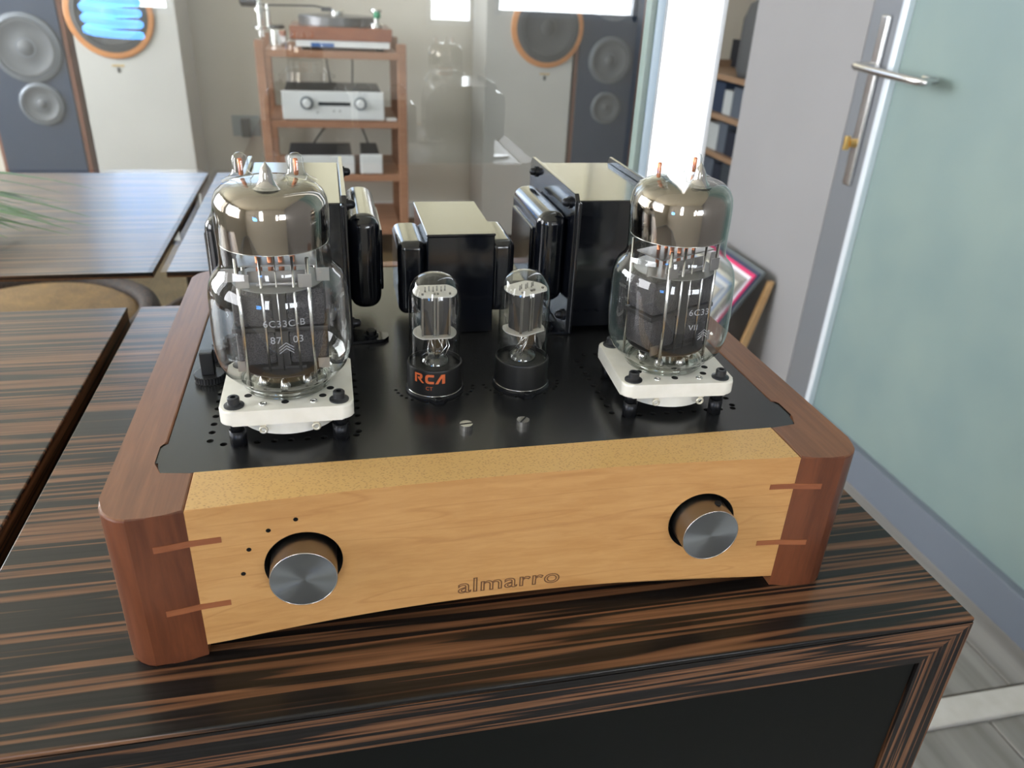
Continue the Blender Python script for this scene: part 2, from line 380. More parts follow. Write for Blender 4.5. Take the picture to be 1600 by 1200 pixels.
# glass door on the right wall
grey_alu = mat('grey_anodised_frame', (.20, .215, .24), .4, metal=.25)
steel = mat('brushed_steel', (.66, .66, .67), .24, metal=1)
d1 = struct(thing('door_1', (116, 80, FZ), 'frosted green glass door in grey frame', None))
def frost():
    m = mat('frosted_green_glass', (.40, .53, .49), .38, coat=.15, coat_rough=.4); b = m.node_tree.nodes['Principled BSDF']
    v = mapped(m, (1, 1, 1)); n = N(m, 'ShaderNodeTexNoise', Scale=5.0, Detail=2.0); L(m, v, n.inputs['Vector'])
    r = ramp(m, [(.3, (.19, .265, .265)), (.7, (.225, .30, .285))]); L(m, n.outputs['Fac'], r.inputs[0]); L(m, r.outputs[0], b.inputs['Base Color']); return m
MB().box(115.9, 117, 20, 135, FZ + 9, CZ).build('glass_panel', frost(), d1)
box('stile', grey_alu, d1, 115, 119, 136.3, 147, FZ, CZ, bev=.3)
box('edge_strip', mat('bright_edge_strip', (.80, .88, .97), .25, metal=.3), d1, 114.2, 117, 134.2, 136.3, FZ + 9, CZ, bev=.5)
box('bottom_rail', mat('grey_bottom_rail', (.15, .175, .22), .45), d1, 113.8, 119, 20, 136.3, FZ, FZ + 9.5, bev=.5)
box('seal', mat('dark_seal', (.08, .1, .1), .6), d1, 116.2, 117, 20, 134.2, FZ + 9.5, FZ + 10.6)
box('stile', mat('green_glass_edge', (.10, .2, .2), .3), d1, 115.4, 119, 20, 53, FZ + 9.5, CZ, bev=.2)
# lever handle and long backplate
hd = MB(); hd.box(114, 115.2, 139.2, 142.2, -13, 24.5, bev=.55, seg=3).build('handle_plate', steel, d1, smooth=35)
hh = MB(); hh.cyl((109.5, 140.7, 13.8), .95, 5, axis='x'); hh.tube([(110, 141.5, 13.8), (109.4, 140, 13.8), (109.0, 134, 13.6), (109.0, 124, 13.2), (109.2, 119.5, 13.0), (110.3, 118, 13.0), (112.6, 118.4, 13.2), (113.2, 122, 13.3)], .85, seg=12)
hh.build('handle', steel, d1, smooth=60)
kk = MB(); kk.cyl((112.4, 140.7, -3), 1.0, 2.6, axis='x'); kk.box(111.2, 112.6, 140.3, 141.1, -4.6, -1.4, bev=.2); kk.build('lock_cylinder', mat('brass', (.75, .5, .18), .3, metal=1), d1, smooth=40)
# glass partition behind the cabinets, its edge profiles, the post
gw = struct(thing('window_6', (-110, 47.5, FZ), 'clear glass partition behind the cabinets', None))
pane_g = glass('partition_glass', (.93, .965, .95), 1.9, .09)
bmp_ = MB(); bmp_.b.faces.new([bmp_.b.verts.new(V(*p)) for p in ((-260, 47.5, FZ), (22.6, 47.5, FZ), (22.6, 47.5, CZ), (-260, 47.5, CZ))]); bmp_.build('pane', pane_g, gw)
box('edge_profile', mat('pale_blue_profile', (.55, .68, .8), .3), gw, 22.6, 23.4, 46.8, 48.4, FZ, CZ, bev=.15)
box('edge_profile', mat('green_seal_profile', (.25, .32, .30), .3), gw, 22.0, 22.6, 46.9, 48.3, FZ, CZ, bev=.1)
ws = struct(thing('window_7', (27.3, 49, FZ), 'white post beside the glass, its sunlight given as glow', None))  # white post; emission stands in for the sunlight on it
box('frame', frame_white, ws, 23.4, 23.95, 47.5, 49.2, FZ, CZ, bev=.15)
box('frame', frame_white, ws, 29.45, 30.0, 47.8, 49.2, FZ, CZ, bev=.15)
post_glow_m = mat('white_post_glow', (.9, .93, 1), .6, emit=(.93, .96, 1, POST_GLOW))
box('glow_panel', post_glow_m, ws, 23.95, 27.95, 48.4, 49.2, FZ, CZ)
box('glow_panel', post_glow_m, ws, 28.0, 29.45, 48.4, 49.2, FZ, CZ)

# ------------------------------------------------------------------ cabinets
def cabinet(x0, x1, y0, y1, label, topm):
    t = thing('record_cabinet', ((x0 + x1) / 2, (y0 + y1) / 2, FZ), label, 'cabinet')
    cx, cy = (x0 + x1) / 2, (y0 + y1) / 2
    MB().box(x0, x1, y0, y1, -.3, 0, bev=.1, seg=3).build('top', [topm], t, smooth=40)
    f = 2.35; yf = y0 + .0
    def mitre(poly, name, m): MB().prism(poly, yf, yf + 1.6, axis='y').build(name, m, t)
    a, b_, c, d = x0 + .02, x1 - .02, FZ + 1, -.3
    mitre([(a, d), (b_, d), (b_ - f, d - f), (a + f, d - f)], 'rail', rail_ebony)
    mitre([(a, c), (a + f, c + f), (b_ - f, c + f), (b_, c)], 'rail', rail_ebony)
    mitre([(b_, d), (b_, c), (b_ - f, c + f), (b_ - f, d - f)], 'stile', stile_ebony)
    mitre([(a, d), (a + f, d - f), (a + f, c + f), (a, c)], 'stile', stile_ebony)
    box('side_panel', side_ebony, t, x0 + .05, x0 + 1.8, yf + 1.6, y1 - .1, FZ + 1, -.3)
    box('side_panel', side_ebony, t, x1 - 1.8, x1 - .05, yf + 1.6, y1 - .1, FZ + 1, -.3)
    box('back_panel', side_ebony, t, x0 + 1.8, x1 - 1.8, y1 - 1.5, y1 - .2, FZ + 1, -.3)
    box('door', mat('black_door_lacquer', (.005, .006, .0055), .32, ior=1.25), t, x0 + f + .12, x1 - f - .12, yf + .12, yf + 1.5, FZ + 3.6, -2.62, bev=.08)
    box('plinth', black_plastic, t, x0 + 2, x1 - 2, y0 + 3, y1 - 2, FZ, FZ + 1)
    return t
cabinet(-24.35, 22.85, -3.58, 42.9, 'striped dark wood cabinet under the amplifier with black door', top_ebony)
cabinet(-72.4, -25.4, -3.58, 42.9, 'striped dark wood cabinet with bare top left of the gap', top_ebony2)

def reflection_table(x0, x1, y0, y1, label, topm):  # solid tables take the place of the cabinets' reflection in the glass
    t = thing('reflection_table', ((x0 + x1) / 2, (y0 + y1) / 2, FZ), label, 'table')
    box('top', topm, t, x0, x1, y0, y1, -.6, 0, bev=.06)
    for x in (x0 + 1.5, x1 - 4.5):
        for y in ((y1 - 4.5,) if x > -40 and x1 < -20 else (y0 + 1.5, y1 - 4.5)): box('leg', mat('dark_table_leg', (.03, .022, .018), .4), t, x, x + 3, y, y + 3, FZ, -.6, bev=.2)
    return t
reflection_table(-72.4, -24.95, 52.1, 96.3, 'striped tabletop standing in for the cabinet reflection, left of the gap', far_ebony)
reflection_table(-23.7, -9, 52.1, 96.3, 'narrow striped tabletop standing in for the cabinet reflection, right of the gap', far_ebony)
# ------------------------------------------------------------------ amplifier
H = 7.83
amp = thing('tube_amplifier', (0, 14.7, 0), 'wooden tube amplifier with light maple front, black transformers and two round knobs', 'amplifier')
Wm = 13.62
def yf(x): return .33 + .55 * (1 - (x / Wm) ** 2)
def arc(cx, cy, r, a0, a1, n=6): return [(cx + r * math.cos(math.radians(a0 + (a1 - a0) * k / n)), cy + r * math.sin(math.radians(a0 + (a1 - a0) * k / n))) for k in range(n + 1)]
for s in (-1, 1):
    poly = [(Wm, 3.15), (Wm, .33), (14.3, .2), (15.0, .1), (15.75, .02)] + [(16.1, .12), (16.45, .36), (16.75, .7), (16.93, 1.15), (17.0, 1.7)] + [(17.0, 27.9)] + arc(15.5, 27.9, 1.5, 0, 90)[1:] + [(15.05, 29.4), (15.05, 5.7), (15.28, 5.7), (15.42, 5.45), (15.42, 4.1), (15.22, 4.1), (15.05, 3.15)]
    if s < 0: poly = [(-a, b_) for a, b_ in reversed(poly)]
    m_ = MB(); m_.prism(poly, 0, H, bev=.1, seg=2)
    # round the foot end a little
    for v in m_.b.verts:
        z = v.co.z / S; y = v.co.y / S; ax = abs(v.co.x) / S
        if z < 1.0 and y < 3: pass
    o = m_.build('side_frame', [mahog, mahog_f], amp, smooth=20)
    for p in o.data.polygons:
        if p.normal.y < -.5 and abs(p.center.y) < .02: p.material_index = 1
# the feet: end blocks dip lower than the arched front
n = 28; poly = [(-Wm + 2 * Wm * k / n, yf(-Wm + 2 * Wm * k / n)) for k in range(n + 1)] + [(Wm, 3.15), (-Wm, 3.15)]
m_ = MB(); m_.prism(poly, .6, H + .0, cap_mi=1, bev=.05, seg=1)
for v in m_.b.verts:
    if v.co.z < .02:
        x = v.co.x / S; v.co.z += .0045 * (1 - (x / Wm) ** 2)
front = m_.build('front_panel', [maple, maple_top, hole_m], amp)
for p in front.data.polygons: p.material_index = 1 if (p.normal.z > .8) else 0
KX, KZ = 9.25, 4.38
cut = MB()
for s in (-1, 1): cut.lathe([(1.64, -2), (1.64, 2.2)], (s * KX, 0, KZ), 'y', 56)
for (px, pz) in ((-10.55, 6.33), (-9.42, 6.72), (-11.4, 5.48), (-11.75, 4.25)): cut.lathe([(.105, -2), (.105, 1.1)], (px, 0, pz), 'y', 12)
cut = cut.build('cut', hole_m); boolean(front, cut)  # well walls are maple, coloured black for the shade inside
for s in (-1, 1):
    for zz, dz in ((6.2, 0), (2.83, 0)):
        m_ = MB(); xs = sorted([12.4 + (14.95 - 12.4) * k / 8 for k in range(9)] + [Wm, 14.3])
        def ys(x): return (yf(x) if x < Wm else (.33 - (x - Wm) * .13 / .68 if x < 14.3 else .2 - (x - 14.3) * .143)) - .015
        q = []
        for x in xs:
            y = ys(x) - .012; hgt = .14 if x < Wm else .15
            q.append([m_.b.verts.new(V(s * x, yy, z_)) for yy, z_ in ((y, zz - hgt), (y, zz + hgt), (y + .2, zz + hgt), (y + .2, zz - hgt))])
        for a, b_ in zip(q, q[1:]):
            for k in range(4): m_.b.faces.new((a[k], a[(k + 1) % 4], b_[(k + 1) % 4], b_[k]))
        m_.b.faces.new(q[0]); m_.b.faces.new(q[-1])
        m_.build('spline_inlay', inlay, front)
me = text_mesh('almarro', 1.28, bevel=.03, outline=True, space=1.05)
xs = [v.co.x for v in me.vertices]; k_ = 4.95 / (max(xs) - min(xs)); xm = (max(xs) + min(xs)) / 2
place_mesh('engraved_lettering', me, engrave, front, lambda x, y, z: ((x - xm) * k_ - .02, yf((x - xm) * k_) - .004 + z * .5, 1.42 + y * .92))['label'] = 'engraved name in the lower middle of the maple front'
# knobs
for s in (-1, 1):
    kb = MB(); kb.lathe([(1.37, 0), (1.40, .04), (1.40, 1.9)], (s * KX, -.45, KZ), 'y', 64, cap=False); kn = kb.build('knob', knob_side, amp, smooth=60)
    kf = MB(); kf.lathe([(0, 0), (1.372, 0)], (s * KX, -.45, KZ), 'y', 64, cap=False)
    o = kf.build('knob_face', knob_face, kn)
    # centre the face mesh on its own origin so the spun highlight radiates from the middle
    c = V(s * KX, -.45, KZ)
    for v in o.data.vertices: v.co -= c
    o.location = c
    kc = MB(); kc.torus((s * KX, -.44, KZ), 1.375, .022, 'y', 64, 6); kc.build('knob_rim', silver, kn)
    if s > 0:
        MB().cyl((KX + .42, .15, KZ + 1.325), .16, .1, 'z', 16).build('set_screw', hole_m, kn)
# black top plate with its vent holes
plate_poly = [(-15.03, 3.17), (15.03, 3.17), (15.2, 4.12), (15.4, 4.12), (15.4, 5.43), (15.26, 5.68), (15.03, 5.68), (15.03, 29.2), (-15.03, 29.2), (-15.03, 5.68), (-15.26, 5.68), (-15.4, 5.43), (-15.4, 4.12), (-15.2, 4.12)]
plate = MB().prism(plate_poly, H - .3, H - .05).build('top_plate', plate_m, amp)
holes = []
for s in (-1, 1):
    cx = s * 9.66; y0, y1 = 5.32, 12.6
    for k in range(9): holes.append((cx - 2.96 + .74 * k, y0, .16)); holes.append((cx - 2.96 + .74 * k, y1, .16))
    for k in range(9):
        holes.append((cx - 3.3 - .28, y0 + .38 + .76 * k, .16)); holes.append((cx + 3.3 - .22 + .0, y0 + .33 + .76 * k, .16))
for cx in (-2.45, 2.2):
    for k in range(16):
        a = PI + PI * (k + .5) / 16 * 1.0
        if k in (7, 8): continue
        if k % 2 == 0 or k < 4 or k > 12: holes.append((cx + 2.05 * math.cos(a), 9.75 + 1.75 * math.sin(a), .1))
cut = MB()
for x, y, r in holes: cut.cyl((x, y, H - 1), r, 2, seg=14)
boolean(plate, cut.build('cut', hole_m))
box('inner_tray', hole_m, amp, -15, 15, 3.2, 29.1, 2.2, 2.6)
# knurled slotted screws in the plate
for x, a in ((-1.5, .1), (1.32, .9)):
    m_ = MB()
    prof = 36
    pts = [((.3 + (.02 if k % 2 else 0)) * math.cos(2 * PI * k / prof), (.3 + (.02 if k % 2 else 0)) * math.sin(2 * PI * k / prof)) for k in range(prof)]
    m_.prism([(x + p[0], 5.2 + p[1]) for p in pts], H - .05, H + .22)
    sm = m_.build('thumb_screw', silver, amp)
    q = MB().box(-.3, .3, -.035, .035, .21, .235, M=Matrix.Rotation(a, 4, 'Z')); 
    for v in q.b.verts: v.co += V(x, 5.2, H)
    q.build('slot', hole_m, sm)
box('rear_frame', mahog, amp, -15.05, 15.05, 29.2, 30.4, 0, H, bev=.1)
# binding post with knurled nut at the left
bp = MB(); pts = [((.74 + (.03 if k % 2 else 0)) * math.cos(2 * PI * k / 60), (.74 + (.03 if k % 2 else 0)) * math.sin(2 * PI * k / 60)) for k in range(60)]
bp.prism([(-13.95 + a, 12.0 + b_) for a, b_ in pts], H - .05, H + .35, bev=.05, seg=1); bpo = bp.build('bias_adjuster_nut', black_plastic, amp)
box('adjuster_post', black_plastic, bpo, -14.3, -13.65, 11.7, 12.3, H + .35, H + 1.6, bev=.06)
m_ = MB(); m_.cyl((-13.7, 14.0, H - .05), .75, .2, seg=32, bev=.04).cyl((-13.7, 14.0, H + .1), .4, .75, seg=24, bev=.08); m_.build('test_socket', black_bolt, amp, smooth=40)

# ---- transformers
def bolt(parent, x, y, z, s, r=.33):
    m_ = MB(); m_.cyl((x if s > 0 else x - .12, y, z), r * 1.35, .12, 'x', 24); m_.lathe([(r, 0), (r, s * .12), (r * .85, s * .3), (r * .45, s * .38), (0, s * .4)], (x + s * .1, y, z), 'x', 20)
    m_.build('bolt', black_bolt, parent, smooth=50)
def bell(parent, x0, x1, y0, y1, z0, z1, outer, r=.65):
    m_ = MB()
    m_.box(x0, x1, y0, y1, z0, z1, bev=r, seg=5); o = m_.build('end_bell', gloss_black, parent, smooth=45)
    return o
def big_transformer(cx, s):
    t = MB(); t.box(cx - 2.62, cx + 2.62, 15.95, 26.4, 8.1, 16.0, bev=.06, seg=1)
    core = t.build('transformer', gloss_black, amp, smooth=35)
    for q in (-1, 1):
        x = cx + q * 2.78
        pg = [(15.72, H), (26.7, H), (26.7, 15.95), (26.35, 16.4), (16.05, 16.4), (15.72, 16.05)]
        m_ = MB(); m_.prism(pg, x - .14, x + .14, axis='x', bev=.05, seg=2)
        for yy in (15.3, 24.6): m_.prism([(x, yy + .2), (x + q * 1.9, yy + .35), (x + q * 2.2, yy + .8), (x + q * 2.2, yy + 1.3), (x, yy + 2.2)], H - .02, H + .16)
        m_.box(x - q * .1 - .12, x - q * .1 + .12, 15.45, 16.0, H, 16.0, bev=.1)
        m_.build('mounting_flange', gloss_black, core, smooth=35)
        bx0, bx1 = sorted((x + q * .1, x + q * 1.95))
        b1 = bell(core, bx0, bx1, 16.7, 24.4, 9.4, 15.05, q, .78)
        xi = x + q * 1.9
        m_ = MB().box(min(xi, xi + q * .22), max(xi, xi + q * .22), 18.0, 23.2, 10.2, 13.9, bev=.1, seg=2); m_.build('bell_boss', gloss_black, core, smooth=45)
        for yy, zz in ((16.75, 15.72), (24.9, 15.72), (16.5, 8.75)): bolt(core, x + q * .14, yy, zz, q, .26)
        m_ = MB(); m_.cyl((x + q * 1.2, 16.3, H + .14), .42, .1, seg=24).cyl((x + q * 1.2, 16.3, H + .2), .3, .3, seg=6); m_.build('foot_bolt', black_bolt, core, smooth=40)
    return core
big_transformer(-9.35, -1); big_transformer(9.35, 1)
t = MB(); t.box(-2.0, 1.95, 16.45, 23.8, H, 13.88, bev=.06, seg=1); t.box(-2.04, 1.99, 16.4, 23.85, 13.86, 14.02, bev=.04, seg=1)
ct = t.build('transformer', gloss_black, amp, smooth=35)
bell(ct, -3.62, -1.9, 17.4, 22.1, 8.7, 13.25, -1, .5); bell(ct, 1.85, 3.45, 17.4, 22.1, 8.7, 13.25, 1, .5)

# ---- ceramic sockets for the power tubes
def socket(cx, cy, rot):
    R = Matrix.Translation(V(cx, cy, 0)) @ Matrix.Rotation(rot, 4, 'Z') @ Matrix.Translation(V(-0, -0, 0))
    def T(m_): bmesh.ops.transform(m_.b, matrix=R, verts=m_.b.verts[:]); return m_
    m_ = MB(); h = 2.92; r = .55
    poly = arc(h - r, h - r, r, 0, 90) + arc(-h + r, h - r, r, 90, 180) + arc(-h + r, -h + r, r, 180, 270) + arc(h - r, -h + r, r, 270, 360)
    poly = [(a, b_ * .915) for a, b_ in poly]; m_.prism(poly, 9.02, 9.76, bev=.12, seg=3); so = T(m_).build('tube_socket', ceramic, amp, smooth=40)
    m_ = MB(); m_.lathe([(2.2, 8.2), (2.38, 8.3), (2.38, 8.9), (2.3, 9.02)], (0, 0, 0), 'z', 48); T(m_).build('lower_disc', ceramic, so, smooth=40)
    for a, b_ in ((-1, -1), (1, -1), (1, 1), (-1, 1)):
        x, y = a * 2.28, b_ * 2.08
        m_ = MB(); m_.lathe([(.44, 9.74), (.44, 9.82), (.3, 9.86), (.265, 9.9), (.265, 10.17), (.23, 10.21), (.13, 10.21), (.13, 10.02), (0, 10.02)], (x, y, 0), 'z', 28)
        T(m_).build('cap_screw', mat('dark_grey_screw', (.045, .047, .052), .4, metal=.5), so, smooth=40)
        m_ = MB(); m_.lathe([(.38, H - .05), (.38, 8.55)], (x, y, 0), 'z', 6); m_.cyl((x, y, 8.5), .3, .6, seg=16); T(m_).build('hex_standoff', black_bolt, so)
    for x in (-1.05, 1.15):
        m_ = MB(); m_.torus((x, -2.1, 9.78), .13, .05, 'z', 20, 8); m_.cyl((x, -2.1, 9.74), .1, .05, seg=12); T(m_).build('rivet', silver, so, smooth=60)
        m_ = MB(); m_.torus((x * 1.05, -2.5, 8.68), .15, .06, 'y', 20, 8); m_.box(x * 1.05 - .12, x * 1.05 + .12, -2.53, -2.45, 8.8, 9.04); T(m_).build('solder_lug', mat('tinned_lug', (.75, .72, .6), .35, metal=.6), so, smooth=60)
    for x, y in ((-.1, -2.0), (-1.75, -1.2), (1.55, -1.6), (1.9, -.9)):
        m_ = MB(); m_.cyl((x, y, 9.755), .17, .015, seg=16); T(m_).build('pin_hole', hole_m, so)
socket(-9.66, 7.35, 0.0); socket(9.3, 7.35, -.06)
# ---- small tube sockets
for cx in (-2.45, 2.2):
    m_ = MB(); m_.lathe([(1.53, H - .05), (1.53, H + .04), (1.45, H + .12), (1.2, H + .12)], (cx, 9.6, 0), 'z', 40); so = m_.build('octal_socket', black_bolt, amp, smooth=40)
    m_ = MB(); m_.torus((cx, 9.6, H + .16), 1.44, .022, 'z', 48, 8); m_.build('retaining_ring', silver, so)
    m_ = MB(); m_.prism([(cx - .55, 8.25), (cx - .2, 7.75), (cx + .2, 7.75), (cx + .55, 8.25)], H - .05, H + .08); m_.cyl((cx, 8.0, H + .05), .2, .12, seg=16, bev=.03); m_.build('mounting_ear', black_bolt, so, smooth=40)

# ---- power tubes (built on the z axis, then moved)
def power_tube(cx, cy, rot, lean, label, texts):
    t = thing('vacuum_tube', (0, 0, 9.7), label, 'tube', 'large glass power tubes on white sockets')
    prof = [(1.55, 9.77), (1.85, 9.79), (1.98, 9.88), (1.95, 10.0), (2.06, 10.08), (2.1, 10.16), (2.03, 10.24), (2.15, 10.34), (2.5, 10.55), (2.8, 10.9), (2.97, 11.35), (3.04, 11.9), (3.05, 12.7), (3.03, 13.6), (3.0, 14.4), (2.93, 14.85), (2.76, 15.2), (2.55, 15.42), (2.41, 15.65), (2.36, 15.95), (2.36, 16.5), (2.39, 17.4), (2.39, 18.1), (2.33, 18.5), (2.17, 18.82), (1.9, 19.05), (1.5, 19.2), (.9, 19.28), (.4, 19.3), (0, 19.3)]
    MB().lathe(prof, seg=72, cap=False).build('glass_bulb', bulb, t)
    g = [(2.27, 16.65), (2.3, 17.4), (2.3, 18.05), (2.24, 18.42), (2.08, 18.72), (1.82, 18.95), (1.42, 19.1), (.85, 19.19), (0, 19.22)]
    MB().lathe(g, seg=72, cap=False).build('getter_mirror', chrome, t)
    m_ = MB(); m_.torus((0, 0, 16.65), 2.27, .02, 'z', 64, 6); m_.build('getter_edge', silver, t)
    m_ = MB(); m_.torus((0, 0, 10.12), 2.02, .07, 'z', 56, 8).torus((0, 0, 9.88), 1.92, .06, 'z', 56, 8); m_.build('foot_rings', stem_glass, t)['kind'] = 'stuff'
    # pressed glass foot with pins
    m_ = MB(); m_.lathe([(0, 10.15), (1.2, 10.15), (1.75, 10.05), (1.85, 9.85), (1.6, 9.77), (0, 9.77)], seg=48, cap=False); m_.build('glass_foot', stem_glass, t)
    m_ = MB()
    for k in range(7):
        a = 2 * PI * k / 7 + .2; x, y = 1.25 * math.cos(a), 1.25 * math.sin(a)
        m_.cyl((x, y, 9.72), .085, .9, seg=10); m_.lathe([(.3, 10.1), (.22, 10.3), (.12, 10.55)], (x, y, 0), 'z', 14)
    m_.build('pins', silver, t)
    # electrode stack
    m_ = MB()
    for s in (-1, 1):
        m_.box(s * 1.12 - .86, s * 1.12 + .86, -.95, .95, 12.95, 14.75, bev=.22, seg=2)
        m_.box(s * 1.12 - .86, s * 1.12 + .86, -.95, .95, 11.1, 12.75, bev=.22, seg=2)
    m_.build('anode', anode, t, smooth=35)
    m_ = MB(); m_.box(-2.1, 2.1, -1.0, 1.0, 12.73, 12.97, bev=.05).box(-.28, .28, -1.0, -.6, 11.0, 14.8); m_.box(-.95, .95, -1.1, -.9, 10.98, 11.1); m_.build('anode_band', anode_plain, t, smooth=35)
    for z in (14.9, 10.92):
        m_ = MB(); m_.lathe([(1.95, z), (1.95, z + .05)], seg=40); m_.build('mica_spacer', anode_plain if z < 12 else mat('smoky_mica', (.2, .2, .19), .3), t)
    m_ = MB()
    for x, y, r in ((-1.55, -1.35, .085), (1.35, -1.45, .085), (-.62, -1.3, .06), (.72, -1.3, .06), (0, -1.25, .03), (-1.6, 1.3, .08), (1.6, 1.3, .08)):
        m_.tube([(x, y, 10.3), (x, y, 16.3)], r, 10)
    m_.build('support_rods', silver, t)
    m_ = MB()
    for x, y in ((-1.35, -1.42), (1.2, -1.5), (1.95, -.75), (-2.0, -.6)): m_.box(x - .28, x + .28, y - .04, y + .04, 15.0, 15.6, bev=.02)
    for x in (-1.75, 1.75): m_.box(x - .25, x + .25, -1.12, -1.05, 10.95, 11.45)
    m_.box(-.85, .85, -1.2, -1.1, 14.98, 15.1, bev=.03); m_.build('metal_tabs', nickel_dark, t, smooth=35)['kind'] = 'stuff'
    m_ = MB()
    for x in (-.75, -.25, .2, .7):
        for y in (-.5, .4): m_.cyl((x, y, 14.95), .09, 1.35, seg=10)
    m_.build('heater_leads', copper, t)
    m_ = MB(); m_.box(-1.7, 1.7, -.9, .9, 15.75, 15.82).box(-1.2, 1.2, -.75, -.7, 15.0, 15.5); m_.build('upper_bracket', nickel_dark, t)
    # glass horns with copper inside and the sealed tip
    for x, y in ((-1.12, .55), (1.12, .55)):
        h = MB().lathe([(.85, 19.1), (.55, 19.25), (.38, 19.42), (.33, 19.6), (.33, 19.95), (.27, 20.12), (.15, 20.22), (0, 20.25)], (x, y, 0), seg=28, cap=False).build('glass_horn', bulb, t)
        MB().cyl((x, y, 19.3), .1, .7, seg=12, bev=.04).build('copper_core', copper, h)
    MB().lathe([(.62, 19.12), (.42, 19.27), (.3, 19.45), (.27, 19.65), (.2, 19.9), (.07, 20.08), (0, 20.2)], (0, -.95, 0), seg=24, cap=False).build('sealed_tip', mat('silvered_tip', (.5, .48, .46), .12, metal=.85), t)
    for txt, sz, z, a0, R in texts:
        me = text_mesh(txt, sz, extrude=.0, space=1.1)
        place_mesh('printed_mark', me, print_w, t, wrap(R, 0, 0, z, a0 - rot, .015))
    # maker's mark: nested chevrons, as printed
    m_ = MB(); a0 = texts[-1][3] - rot + texts[-1][2] * 0 + CHEV
    for k in range(3):
        for s in (-1, 1):
            pts = [((s * .0), 12.35 + CZO - k * .13), (s * .3, 12.12 + CZO - k * .13)]
            f = wrap(3.04, 0, 0, 0, a0)
            (x1, z1), (x2, z2) = pts
            vs = [f(x1, z1, 0), f(x2, z2, 0), f(x2, z2 + .04, 0), f(x1, z1 + .04, 0)]
            m_.b.faces.new([m_.b.verts.new(V(*p)) for p in vs])
    m_.build('printed_mark', print_w, t)
    t.location = V(cx, cy, 9.7); t.rotation_euler = (0, lean, rot)
    return t
CHEV = -.02; CZO = .75
power_tube(-9.7, 7.35, 0, 0, 'large glass tube in the left white socket, printed 6C33C-B 87 03', [('6C33C-B', .42, 13.85, .1, 3.04), ('87   03', .44, 13.1, .12, 3.04)])
CHEV = .2; CZO = .45
power_tube(9.25, 7.4, .35, -.035, 'large glass tube in the right white socket, printed 6C33', [('6C33', .44, 13.6, .05, 3.04), ('VII', .4, 12.85, -.02, 3.04)])

# ---- small tubes
def small_tube(cx, rot, label, logo):
    t = thing('vacuum_tube', (0, 0, 7.98), label, 'tube', 'small glass tubes with black bases')
    MB().lathe([(1.38, 7.98), (1.43, 8.05), (1.43, 9.3), (1.4, 9.4), (1.33, 9.42), (1.3, 9.2), (0, 9.2)], seg=56).build('base', bakelite, t, smooth=40)
    MB().lathe([(1.3, 9.35), (1.31, 9.6), (1.31, 12.6), (1.29, 13.05), (1.2, 13.45), (1.02, 13.78), (.75, 14.0), (.4, 14.12), (0, 14.16)], seg=56, cap=False).build('glass_bulb', bulb, t)
    for z, r in ((13.15, 1.1), (10.95, 1.1)):
        poly = [(x, max(-.85, min(.85, y))) for x, y in [(r * math.cos(2 * PI * k / 36), r * math.sin(2 * PI * k / 36)) for k in range(36)]]
        MB().prism(poly, z, z + .06).build('mica_spacer', mica, t)
    m_ = MB()
    for s in (-1, 1): m_.box(s * .38 - .3, s * .38 + .3, -.5, .5, 11.0, 13.1, bev=.1)
    m_.build('anode', anode_plain, t, smooth=35)
    m_ = MB()
    for x in (-.68, -.08, .08, .68): m_.box(x - .05, x + .05, -.58, -.48, 11.0, 13.3)
    for k in range(6): m_.cyl((-.5 + .2 * k, -.1 + .1 * (k % 2), 13.15), .035, .32, seg=8)
    m_.build('grid_rods', mat('smoked_nickel', (.28, .27, .26), .35, metal=1), t)
    m_ = MB(); rr = random.Random(cx)
    for k in range(9):
        x0, y0, x1, y1 = rr.uniform(-.6, .6), rr.uniform(-.5, .3), rr.uniform(-.6, .6), rr.uniform(-.6, .3)
        m_.tube([(x0, y0, 10.95), ((x0 + x1) / 2 + rr.uniform(-.25, .25), (y0 + y1) / 2 - .1, 10.35), (x1, y1, 9.75)], .03, 6)
    m_.build('lead_wires', silver, t)
    MB().lathe([(.75, 9.3), (.7, 9.6), (.4, 9.8), (0, 9.85)], seg=24, cap=False).build('glass_stem', stem_glass, t)
    if logo:
        def glyph(polys, x0, z0, sx, sz, name, m):
            q = MB()
            for poly in polys:
                pts = []
                for (a, b_), (c, d) in zip(poly, poly[1:] + poly[:1]):
                    for k in range(4): pts.append((a + (c - a) * k / 4, b_ + (d - b_) * k / 4))
                f = wrap(1.43, 0, 0, 0, 0, .012)
                q.b.faces.new([q.b.verts.new(V(*f(x0 + sx * a, z0 + sz * b_, 0))) for a, b_ in pts])
            return q.build(name, m, t)
        Rl = [[(0, 0), (.26, 0), (.26, .72), (.2, .8), (.62, .8), (.66, .72), (.6, .62), (.36, .62), (.36, .46), (.86, 0), (1.1, 0), (.72, .4), (.86, .5), (.94, .7), (.9, .9), (.75, 1), (0, 1)]]
        Cl = [[(1, 0), (.3, 0), (.08, .12), (0, .35), (0, .65), (.08, .88), (.3, 1), (1, 1), (1, .74), (.42, .74), (.3, .62), (.3, .38), (.42, .26), (1, .26)]]
        Al = [[(0, 0), (.3, 0), (.62, .62), (.66, .5), (.66, 0), (.96, 0), (.96, 1), (.58, 1)]]
        glyph(Rl, -1.28, 8.72, .5, .52, 'printed_letter', print_o); glyph(Cl, -.68, 8.72, .46, .52, 'printed_letter', print_o); glyph(Al, -.17, 8.72, .54, .52, 'printed_letter', print_o)
        place_mesh('printed_letter', text_mesh('CT', .27, space=1.1, offset=0), print_o, t, wrap(1.43, 0, 0, 8.36, -.33))
    t.location = V(cx, 9.6, 7.98); t.rotation_euler = (0, 0, rot)
small_tube(-2.45, 0, 'small glass tube with orange RCA lettering on its black base', True)
small_tube(2.2, .5, 'small glass tube with plain black base, right of the lettered one', False)

